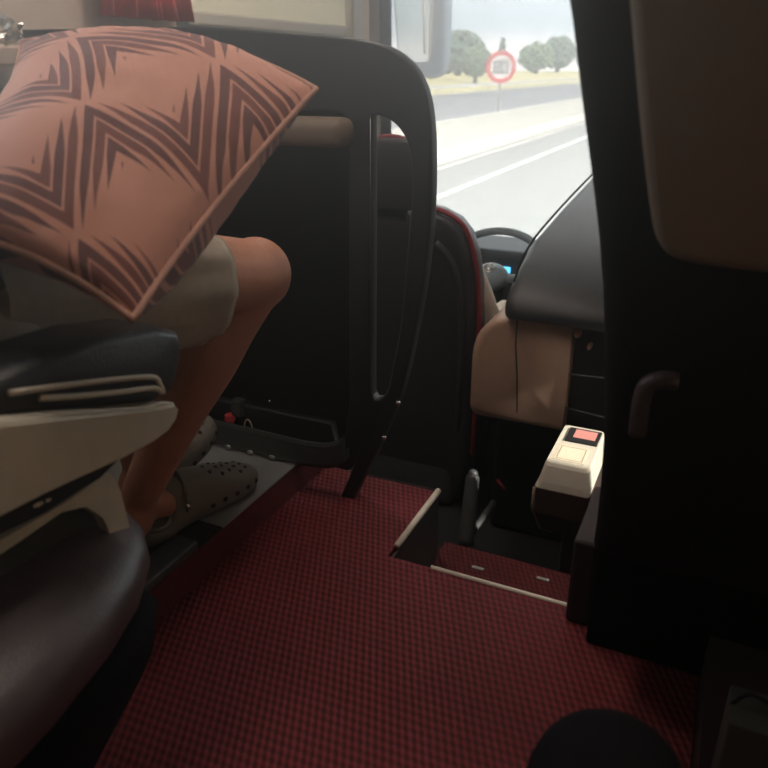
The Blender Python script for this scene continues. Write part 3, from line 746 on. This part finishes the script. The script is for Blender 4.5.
# side lever with grey rounded grip and slanting bar
p0, p1 = at(473, 474, Y=2.0), at(466, 545, Y=1.9)
bm = B(); add_tube(bm, cr([p0 + Vector((0, .0, .0)), p0.lerp(p1, .35), p1], 5), [.014] + [.022] * 4 + [.024] * 5 + [.026], 14); add_ell(bm, p0, (.016, .016, .016)); obj('side_lever', bm, 'dark_grey_plastic', ds, True)
p0, p1 = at(494, 502, Y=2.1), at(452, 560, Y=1.85)
bm = B(); add_tube(bm, [p0, p1], .011, 10); obj('adjust_bar', bm, 'dark_grey_plastic', ds, True)
p0 = at(497, 480, Y=2.15); bm = B(); add_tube(bm, [p0, p0 + Vector((.03, 0, -.03))], .006, 8); obj('red_knob', bm, 'red_piping', ds, True)

# driver
dr = empty('person', (-.95, 2.5, -.55), 'driver in a white shirt, mostly hidden behind the driver seat', 'person')
bm = B(); DP = Vector((-.955, 2.50, -.04)); DC = Vector((-.99, 2.47, .29)); DH = Vector((-1.02, 2.44, .625))
limb(bm, [DP, DP.lerp(DC, .5), DC, DC + Vector((0, 0, .12))], [.13, .125, .135, .08])
for s in (-1, 1): add_ell(bm, DC + Vector((s * .12, 0, .06)), (.075, .075, .07))
limb(bm, [DC + Vector((0, 0, .1)), DH], [.055, .052]); add_ell(bm, DH, (.073, .09, .112)); add_ell(bm, DH + Vector((0, .03, -.055)), (.054, .06, .058))
add_ell(bm, DH + Vector((0, .097, -.01)), (.014, .022, .026)); add_ell(bm, DH + Vector((0, .083, -.055)), (.025, .012, .010))
for s in (-1, 1):
    add_ell(bm, DH + Vector((s * .075, 0, -.01)), (.010, .022, .033)); add_ell(bm, DH + Vector((s * .028, .078, .015)), (.015, .012, .010))
DARM = {}
for s in (-1, 1):
    sh = DC + Vector((s * .17, 0, .04)); el = Vector((-.96 + s * .195, 2.62, .10)); wr = Vector((-.87 + s * .20, 2.86, .17)); DARM[s] = (sh, el, wr)
    limb(bm, [sh, sh.lerp(el, .5), el], [.05, .044, .039]); limb(bm, [el, el.lerp(wr, .3), wr], [.039, .038, .027])
    hand(bm, wr, Vector((0, 1, .35)), Vector((s * .8, -.2, .6)), s)
for s in (-1, 1):
    h_ = DP + Vector((s * .10, .02, 0)); kn_ = Vector((-.955 + s * .12, 2.90, .0)); an_ = Vector((-.955 + s * .10, 3.08, -.42))
    limb(bm, [h_, h_.lerp(kn_, .5), kn_], [.08, .072, .058]); limb(bm, [kn_, kn_.lerp(an_, .35), an_], [.058, .056, .036]); limb(bm, [an_, an_ + Vector((0, .12, -.07))], [.04, .03])
remesh(obj('body', bm, 'driver_skin', dr), .009, 4)
bm = B(); limb(bm, [DP, DP.lerp(DC, .5), DC, DC + Vector((0, 0, .09))], [.145, .14, .148, .095])
for s in (-1, 1):
    sh, el, wr = DARM[s]; add_ell(bm, DC + Vector((s * .12, 0, .06)), (.085, .085, .08)); limb(bm, [sh, sh.lerp(el, .5), el, el.lerp(wr, .35)], [.062, .058, .056, .05])
remesh(obj('shirt', bm, 'white_cloth', dr), .010, 4)
bm = B()
for s in (-1, 1):
    h_ = DP + Vector((s * .10, .02, 0)); kn_ = Vector((-.955 + s * .12, 2.90, .0)); an_ = Vector((-.955 + s * .10, 3.08, -.42))
    limb(bm, [h_, h_.lerp(kn_, .5), kn_], [.092, .084, .07]); limb(bm, [kn_, kn_.lerp(an_, .35), an_.lerp(kn_, .05)], [.07, .066, .055])
add_ell(bm, DP, (.17, .14, .10)); remesh(obj('trousers', bm, 'black_cloth', dr), .011, 3)
bm = B(); add_ell(bm, DH + Vector((0, -.012, .025)), (.079, .090, .102), u=28, v=20)
for v in list(bm.verts):
    if v.co.y > DH.y + .055 and v.co.z < DH.z + .07 or v.co.z < DH.z - .05: bm.verts.remove(v)
o = obj('hair', bm, 'hair', dr, True); o.modifiers.new('s', 'SOLIDIFY').thickness = .012

# ------------------------------------------------------------------ steering wheel
sw = empty('steering_wheel', (-.87, 2.93, .2), 'dark steering wheel seen between driver seat and dashboard', 'steering wheel')
SWC = Vector((-.868, 2.93, .215)); ax = Vector((0, -.62, .78)).normalized(); sx_ = Vector((1, 0, 0)); sy_ = ax.cross(sx_).normalized()
if sy_.z < 0: sy_ = -sy_
bm = B(); add_tube(bm, [SWC + (sx_ * math.cos(t) + sy_ * math.sin(t)) * .225 for t in [2 * math.pi * i / 64 for i in range(64)]], .0165, 14, closed=True); obj('rim', bm, 'wheel_grey', sw, True)
bm = B(); add_ell(bm, SWC - ax * .03, (.075, .065, .06)); obj('hub', bm, 'wheel_grey', sw, True)
for a in (0, 180, 270):
    t = math.radians(a); d = sx_ * math.cos(t) + sy_ * math.sin(t); bm = B(); add_tube(bm, [SWC + d * .05 - ax * .03, SWC + d * .215], [.02, .013], 10); obj('spoke', bm, 'wheel_grey', sw, True)
bm = B(); add_cyl(bm, SWC - ax * .05, SWC - ax * .42, .032, .04, 18); obj('column', bm, 'black_plastic', sw, True)
bm = B(); pc = SWC + ax * .033
add_tube(bm, [pc + (sx_ * math.cos(t) + sy_ * math.sin(t)) * .022 for t in [2 * math.pi * i / 30 for i in range(30)]], .003, 8, closed=True)
add_cyl(bm, pc - ax * .006, pc + ax * .001, .012, .012, 20); obj('hub_ring', bm, 'steel', sw, True)

# ------------------------------------------------------------------ dashboard
da = empty('dashboard', (-.3, 3.0, -.55), 'dark padded dashboard wrapping round the driver above a beige side panel', 'dashboard')
# hood running forward along the right of the driver
bm = B(); secs = []
for Y, xl, zt in [(2.015, -.50, .345), (2.02, -.535, .362), (2.05, -.556, .395), (2.10, -.562, .425), (2.18, -.562, .462), (2.31, -.560, .51), (2.575, -.53, .577), (2.87, -.50, .637), (3.2, -.47, .69), (3.40, -.45, .69)]:
    zb = .318 + (.012 if Y < 2.03 else 0); r = min(.05, (zt - zb) * .45); sec = [(.80, Y, zb), (.80, Y, zt)]
    for i in range(9):
        a = math.radians(90 + 90 * i / 8); sec.append((xl + r + r * math.cos(a), Y, zt - r + r * math.sin(a)))
    for i in range(5):
        a = math.radians(180 + 90 * i / 4); sec.append((xl + r * .6 + r * .6 * math.cos(a), Y, zb + r * .6 + r * .6 * math.sin(a)))
    secs.append(sec)
add_loft(bm, secs); obj('hood', bm, 'black_leather', da, True)
bm = B(); add_tube(bm, cr([(-.548, 2.10, .42), (-.552, 2.18, .458), (-.548, 2.31, .507), (-.52, 2.575, .574), (-.49, 2.87, .634), (-.46, 3.2, .687)], 4), .0035, 8); obj('hood_welt', bm, 'black_cloth', da, True)
# beige side panel
bm = B(); secs = []
for Y, ins in [(2.045, .03), (2.05, .012), (2.07, 0), (2.4, 0), (3.3, 0)]:
    xl, zb, zt = -.655 + ins, -.02 + ins, .325
    sec = [(-.355, Y, zb), (-.355, Y, zt), (-.54, Y, zt)]
    for i in range(8):
        a = math.radians(90 + 90 * i / 7); sec.append((xl + .10 + .10 * math.cos(a), Y, .18 + .135 * math.sin(a)))
    for i in range(5):
        a = math.radians(180 + 90 * i / 4); sec.append((xl + .035 + .035 * math.cos(a), Y, zb + .035 + .035 * math.sin(a)))
    secs.append(sec)
add_loft(bm, secs); obj('side_panel', bm, 'beige_plastic', da, True)
q = [at(517, y, Y=2.043) for y in (318, 345, 375, 412)]; q[1].x -= .004
bm = B(); add_tube(bm, q, .0022, 8); obj('seam', bm, 'rubber', da, True)
box('lower_panel', 'dark_panel', da, -.62, .8, 2.25, 3.4, -.55, -.022, bev=.02)
box('recess', 'rubber', da, -.353, .8, 2.10, 3.3, -.02, .316)
for (x, y), r in (((578, 332), .012), ((590, 346), .007)):
    p = at(x, y, Y=2.07); bm = B(); add_ell(bm, p, (r, .03, r * 1.3)); obj('knob', bm, 'beige_plastic', da, True)
for x0, y0, x1, y1 in [(560, 373, 604, 378), (562, 407, 606, 418), (545, 420, 555, 413)]:
    a_, b_ = at(x0, y0, Y=2.07), at(x1, y1, Y=2.07); bm = B(); add_tube(bm, [a_, b_], .003, 8); obj('panel_strip', bm, 'chrome_dark', da, True)
# instrument binnacle in front of the driver
bm = B(); add_box(bm, -1.25, -.50, 3.12, 3.45, -.05, .265, bev=.03); obj('instrument_binnacle', bm, 'dash_blue', da)
box('dash_body', 'dash_blue', da, XL + .06, -.4, 3.2, 3.53, -.5, .13, bev=.02)
p = at(505, 271, Y=3.115); box('info_screen', 'screen_cyan', da, p.x - .008, p.x + .022, 3.112, 3.122, p.z - .008, p.z + .018)
for x in (482, 489, 496):
    p = at(x, 271, Y=3.115); bm = B(); add_tube(bm, [(p.x + .013 * math.cos(t), 3.116, p.z + .013 * math.sin(t)) for t in [2 * math.pi * i / 20 for i in range(20)]], .0016, 6, closed=True); obj('gauge', bm, 'chrome_dark', da, True)
bm = B(); add_tube(bm, [at(476, 274, Y=3.08), at(505, 277, Y=3.08)], .006, 8); obj('binnacle_lip', bm, 'galvanised', da, True)

# ------------------------------------------------------------------ small console by the steps
cn = empty('console', (-.28, 1.85, -.55), 'cream console box with a label and small screen beside the steps', 'console')
def sec4(x0, x1, y0, y1, z, r=.012): return rr_sec(x0, x1, y0, y1, z, r, 3)
bm = B(); add_loft(bm, [sec4(-.352, -.209, 1.706, 1.97, -.018), sec4(-.345, -.212, 1.71, 1.97, .0), sec4(-.336, -.219, 1.724, 1.972, .042), sec4(-.333, -.222, 1.73, 1.972, .049)])
obj('cover', bm, 'cream_plastic', cn)
bm = B(); add_loft(bm, [sec4(-.31, -.22, 1.80, 1.96, -.20), sec4(-.335, -.215, 1.755, 1.97, -.175), sec4(-.352, -.21, 1.715, 1.97, -.10), sec4(-.354, -.208, 1.704, 1.97, -.019)])
obj('body', bm, 'console_brown', cn)
bm = B(); add_tube(bm, [(-.352, 1.705, -.02), (-.353, 1.712, -.09), (-.337, 1.752, -.17), (-.31, 1.79, -.198)], .004, 8); obj('body_edge', bm, 'brown_shell', cn, True)
lb = box('label', 'label_paper', cn, -.320, -.240, 1.755, 1.845, .0492, .0502)
bm = B()
for x0, x1, y0, y1 in [(-.314, -.246, 1.762, 1.764), (-.314, -.246, 1.836, 1.838), (-.314, -.312, 1.762, 1.838), (-.248, -.246, 1.762, 1.838)]: add_box(bm, x0, x1, y0, y1, .0503, .0506)
obj('label_frame', bm, 'label_ink', lb)
sc = box('display', 'rubber', cn, -.315, -.226, 1.868, 1.955, .0492, .054, bev=.002)
box('screen', 'screen_pink', sc, -.296, -.236, 1.892, 1.944, .0542, .0550)
box('post', 'dark_grey_plastic', cn, -.29, -.225, 1.84, 1.93, -.55, -.19, bev=.01)

# small metal clips lying on the lower step
for i, (x, y) in enumerate([(478, 568), (543, 579)]):
    p = at(x, y, z=-.198); bm = B(); add_box(bm, p.x - .016, p.x + .016, p.y - .005, p.y + .005, -.2, -.196, bev=.001, seg=1)
    o = obj('floor_clip', bm, 'galvanised'); tag(o, ['small metal clip on the lower step, left one nearer the driver seat', 'small metal clip on the lower step, right one nearer the console'][i], 'clip', 'metal clips on the lower step')

# ------------------------------------------------------------------ seat in front of the camera (right)
fs = empty('bus_seat', (.15, 1.2, 0), 'big dark seat filling the right side with a brown folded back panel', 'seat')
def edge(px, py, off=0):
    r = ray(px, py); t = (1.0425 - off - .25) / (r.y + .25 * r.z); return CAM + r * t
prof_px = [(553, -60), (560, -20), (566, 20), (574, 85), (582, 145), (588, 190), (594, 240), (598, 290), (600, 340), (601, 390), (600, 440), (597, 490), (593, 530), (590, 552)]
bm = B(); secs = []
E0 = edge(545, -120); 
tops = [Vector((E0.x + .02, 1.0425 - .25 * 1.42, 1.42)), Vector((E0.x, 1.0425 - .25 * 1.34, 1.34))]
for p in tops + [edge(x, y) for x, y in prof_px]:
    z, yr, xl = p.z, p.y, p.x
    r = .035; sec = []
    for i in range(7):
        a = math.radians(270 - 90 * i / 6); sec.append((xl + r + r * math.cos(a), yr + r + r * math.sin(a), z))
    for i in range(5):
        a = math.radians(180 - 90 * i / 4); sec.append((xl + r + r * math.cos(a), yr + .11 + r * math.sin(a), z))
    sec += [(.40, yr + .145, z), (.42, yr + .1, z), (.42, yr + .03, z), (.40, yr, z)]
    secs.append(sec)
add_loft(bm, secs); obj('backrest', bm, 'seat_velour', fs, True)
tp = [(624, -80), (628, -10), (632, 40), (637, 100), (643, 160), (650, 215), (656, 240), (668, 256), (690, 264), (730, 270), (800, 277), (900, 284)]
pp = [edge(x, y, .035) for x, y in cr([(a, b, 0) for a, b in tp], 3) for x, y in [(x, y)]] if False else [edge(v.x, v.y, .035) for v in cr([(a, b, 0) for a, b in tp], 4)]
bm = B()
poly = [(p.x, p.z) for p in pp] + [(.38, pp[-1].z), (.38, 1.38), (pp[0].x, 1.38)]
bm.free()
shape2d('back_shell', [poly], 'brown_shell', fs, lambda a, b, c: (a, 1.0425 - .25 * b - .020 - c, b), .036, .012)
p = edge(650, 385, .0); 
bm = B(); add_tube(bm, cr([p + Vector((-.005, -.016, -.06)), p + Vector((-.004, -.02, .0)), p + Vector((.012, -.02, .016)), p + Vector((.03, -.016, .016))], 5), .011, 12); obj('latch', bm, 'vinyl_plum', fs, True)
box('base', 'black_cloth', fs, -.116, .80, 1.155, 1.50, .001, .30, bev=.006)
box('base_panel', 'step_panel', fs, -.165, -.118, 1.20, 1.42, .002, .19, bev=.008)
box('seat_cushion', 'seat_velour', fs, -.10, .42, 1.04, 1.50, .302, .46, bev=.04)

# ------------------------------------------------------------------ photographer's knee
me_ = empty('person', (.0, .3, 0), 'dark trousered knee of a seated person at the bottom edge', 'person')
bm = B(); kk = at(607, 797, d=.625)
limb(bm, [Vector((.14, -.14, .50)), Vector((.07, .12, .50)), kk], [.095, .088, .070]); 
limb(bm, [kk, kk.lerp(Vector((.02, .42, .09)), .4) + Vector((0, -.02, 0)), Vector((.02, .40, .09))], [.068, .062, .040])
limb(bm, [Vector((.02, .40, .055)), Vector((.02, .50, .04))], [.038, .03])
remesh(obj('leg', bm, 'black_cloth', me_), .009, 4)

# carton at the lower right corner
ct = empty('carton', (.13, .84, .10), 'grey carton with a teal side standing in the lower right corner', 'carton')
a_ = at(729, 722, Y=.80); b_ = at(764, 722, Y=.80)
box('body', 'carton_grey', ct, a_.x, a_.x + .055, .80, .87, .101, a_.z, bev=.004)
box('side_panel', 'carton_teal', ct, a_.x + .0555, a_.x + .075, .80, .87, .101, a_.z - .004, bev=.003)
bm = B(); add_tube(bm, cr([(a_.x + .002, .835, a_.z - .004), (a_.x + .02, .835, a_.z + .022), (a_.x + .05, .835, a_.z + .012), (a_.x + .073, .835, a_.z - .004)], 5), .003, 8); obj('handle', bm, 'rubber', ct, True)

# ------------------------------------------------------------------ outside: wing mirror
mi = empty('wing_mirror', (-1.62, 4.0, .95), 'large grey wing mirror outside the windshield', 'mirror')
def mq(px, py): p = at(px, py, Y=4.0); return (p.x, p.z)
out = [mq(392, -60), mq(394, 0)] + [tuple(v)[:2] for v in cr([(*mq(x, y), 0) for x, y in [(398, 50), (402, 66), (412, 74), (430, 78), (441, 74), (446, 60), (448, 0), (449, -60)]], 4)]
shape2d('housing', [out], 'mirror_housing', mi, lambda a, b, c: (a, 4.03 + c, b), .10, .02)
gl = [mq(396, -52), mq(397.5, 0)] + [tuple(v)[:2] for v in cr([(*mq(x, y), 0) for x, y in [(400.5, 46), (404, 58), (412, 62), (424, 62), (431, 60), (434, 48), (436, 0), (437, -52)]], 4)]
shape2d('mirror_glass', [gl], 'mirror_glass', mi, lambda a, b, c: (a, 3.972 + c, b), .006, .001)
bm = B(); add_tube(bm, [(mq(425.5, -50)[0], 3.966, mq(425.5, -50)[1]), (mq(426, 2)[0], 3.966, mq(426, 2)[1]), (mq(427, 54)[0], 3.966, mq(427, 54)[1])], .006, 8); obj('reflection_strip', bm, 'white_trim', mi, True)  # pale strip drawn in place of a reflection in the mirror
bm = B(); add_tube(bm, [(-1.66, 4.03, 1.35), (-1.66, 4.0, 2.0), (-1.64, 3.75, 2.2), (-1.6, 3.62, 2.2)], .025, 10); obj('arm', bm, 'rubber', mi, True)

# ------------------------------------------------------------------ outside: road
GZ = -1.3
def ground(name, x0, x1, z, m, label=None):
    o = box(name, m, None, x0, x1, -40, 260, z - .3, z); struct(o, label); return o
ground('road', -7.05, 40, GZ, 'asphalt'); ground('road_far', -27, -7.95, GZ - .01, 'asphalt_far')
ground('ground', -7.94, -7.06, GZ - .005, 'concrete')
for i, (x, w) in enumerate([(-5.2, .15), (-6.75, .12), (-8.9, .15), (-26, .15)]):
    struct(box('road_line', 'road_paint', None, x - w / 2, x + w / 2, -20, 240, GZ - .008, GZ + .006))
bm = B(); pr_ = [(-7.75, GZ), (-7.75, GZ + .08), (-7.55, GZ + .32), (-7.46, GZ + 1.0), (-7.26, GZ + 1.0), (-7.17, GZ + .32), (-7.0, GZ + .08), (-7.0, GZ)]
add_loft(bm, [[(x, y, z) for x, z in pr_] for y in (-20, 240)])
tag(obj('median_barrier', bm, 'concrete'), 'long pale concrete barrier between the two carriageways', 'barrier')
# grassy bank
bm = B(); rows = []
for i in range(24):
    x = -27 - i * 3.2; row = []
    for j in range(90):
        y = -30 + j * 3.2; z = GZ - .05 + 1.6 * (1 - math.exp(-i * .22)) + (noise.noise(Vector((x * .1, y * .07, 0))) * .5 * min(1, i / 4))
        row.append(bm.verts.new((x, y, z)))
    rows.append(row)
for a, b in zip(rows, rows[1:]):
    for j in range(89): bm.faces.new((a[j], a[j + 1], b[j + 1], b[j]))
o = obj('grass_bank', bm, 'dry_grass', None, True); struct(o)
# guard rail
gr = empty('guard_rail', (-27.5, 40, GZ), 'galvanised guard rail along the far side of the road', 'guard rail')
bm = B(); pr_ = [(0, .45), (.03, .5), (.0, .56), (.0, .62), (.03, .68), (0, .75), (-.02, .75), (.01, .68), (-.02, .62), (-.02, .56), (.01, .5), (-.02, .45)]
add_loft(bm, [[(-27.5 + a, y, GZ + z) for a, z in pr_] for y in (-20, 200)]); obj('rail', bm, 'galvanised', gr)
for k in range(30):
    y = 20 + k * 4; bm = B(); add_box(bm, -27.62, -27.53, y - .05, y + .05, GZ - .1, GZ + .72); obj('post', bm, 'galvanised', gr)

def tree(base, h, w, m, label, seed, kind):
    random.seed(seed); r = empty('tree', base, label, 'tree', 'trees beyond the road')
    bm = B(); add_tube(bm, [Vector(base) + Vector((0, 0, -.3)), Vector(base) + Vector((.1, 0, h * .55))], [w * .08, w * .04], 8); obj('trunk', bm, 'bark', r, True)
    bm = B(); n = 260 if kind == 'round' else 200
    for i in range(n):
        a = random.uniform(0, 6.283); t = random.random()
        if kind == 'cone':
            zz = .12 + .88 * t; rad = w * .5 * (1 - t) ** .8 * random.uniform(.6, 1)
        else:
            ph = math.acos(random.uniform(-1, 1)); zz = .56 + .42 * math.cos(ph) * random.uniform(.75, 1); rad = w * .5 * math.sin(ph) * random.uniform(.7, 1.05)
        c = Vector(base) + Vector((rad * math.cos(a), rad * math.sin(a), h * zz)); s = w * random.uniform(.05, .10)
        q = bmesh.ops.create_icosphere(bm, subdivisions=1, radius=s)
        for v in q['verts']:
            v.co = Vector((v.co.x * random.uniform(.7, 1.3), v.co.y * random.uniform(.7, 1.3), v.co.z * random.uniform(.5, 1.2))) + c
    if kind == 'round': add_ell(bm, Vector(base) + Vector((0, 0, h * .56)), (w * .38, w * .38, h * .34))
    obj('crown', bm, m, r)
def tpx(px, ytop, X, w, m, label, seed, kind):
    b = at(px, 60, X=X); top = at(px, ytop, X=X); z0 = GZ + .8
    tree((b.x, b.y, z0), top.z - z0, w, m, label, seed, kind)
tpx(458, 30, -44, 8.5, 'leaf_dark', 'bushy tree just right of the wing mirror', 1, 'round')
tpx(476, 46, -32, 4.0, 'leaf_green', 'low tree left of the round sign', 2, 'round')
tpx(502, 38, -75, 5.5, 'leaf_dark', 'lone pointed tree behind the round sign', 3, 'cone')
tpx(536, 42, -45, 7.5, 'leaf_green', 'round tree right of the sign, left of the pair', 4, 'round')
tpx(558, 36, -52, 9.5, 'leaf_dark', 'round tree by the dark seat edge, right of the pair', 5, 'round')
tpx(432, 44, -38, 5, 'leaf_green', 'low tree partly hidden by the wing mirror', 6, 'round')
tpx(590, 40, -48, 9.0, 'leaf_green', 'tree mostly hidden behind the dark seat edge', 8, 'round')

# speed limit sign on the median
sg = empty('road_sign', (-7.35, 24.5, GZ + 1.0), 'round red and white speed sign on a post above the barrier', 'sign')
SC = at(501, 67, X=-7.36); nv = (CAM - SC); nv.z = 0; nv.normalize(); sxv = Vector((0, 0, 1)).cross(nv).normalized()
RS = 15.0 / 741 * (SC - CAM).dot(FW)
def disc(name, r0, r1, off, m, th=.02):
    bm = B(); n = 48; rings = []
    for r, o_ in ((r0, off), (r1, off), (r1, off + th), (r0, off + th)):
        rings.append([SC + (sxv * math.cos(2 * math.pi * i / n) + ZZ * math.sin(2 * math.pi * i / n)) * r + nv * o_ for i in range(n)])
    rings.append(rings[0]); add_loft(bm, rings, False); bmesh.ops.remove_doubles(bm, verts=bm.verts, dist=1e-5); return obj(name, bm, m, sg)
disc('plate', .001, RS * .98, 0, 'sign_white'); disc('red_ring', RS * .74, RS, .012, 'sign_red')
def digit_loop(cx, cz, w, h, t):
    bm = B()
    return cx, cz, w, h, t
bm = B()
def seg_(x0, z0, x1, z1, t):
    a = SC + sxv * x0 + ZZ * z0 + nv * .026; b = SC + sxv * x1 + ZZ * z1 + nv * .026
    d = (b - a).normalized(); s = d.cross(nv).normalized() * t
    bm2 = [a - s - d * t, b - s + d * t, b + s + d * t, a + s - d * t]
    vs = [bm.verts.new(q) for q in bm2]; ws = [bm.verts.new(q + nv * .008) for q in bm2]
    bm.faces.new(vs[::-1]); bm.faces.new(ws)
    for i in range(4): bm.faces.new((vs[i], vs[(i + 1) % 4], ws[(i + 1) % 4], ws[i]))
w_, h_, t_ = RS * .16, RS * .33, RS * .06
for cx, segs in ((-RS * .26, 'abcdefg'), (RS * .26, 'abcdef')):
    Sg = dict(a=(-w_, h_, w_, h_), b=(w_, h_, w_, 0), c=(w_, 0, w_, -h_), d=(-w_, -h_, w_, -h_), e=(-w_, 0, -w_, -h_), f=(-w_, h_, -w_, 0), g=(-w_, 0, w_, 0))
    for s in segs: x0, z0, x1, z1 = Sg[s]; seg_(cx + x0, z0, cx + x1, z1, t_)
obj('numerals', bm, 'sign_ink', sg)
bm = B(); add_cyl(bm, SC - nv * .06 + Vector((0, 0, RS)), (SC.x - nv.x * .06, SC.y - nv.y * .06, GZ + 1.001), .05, .05, 12); obj('post', bm, 'galvanised', sg, True)
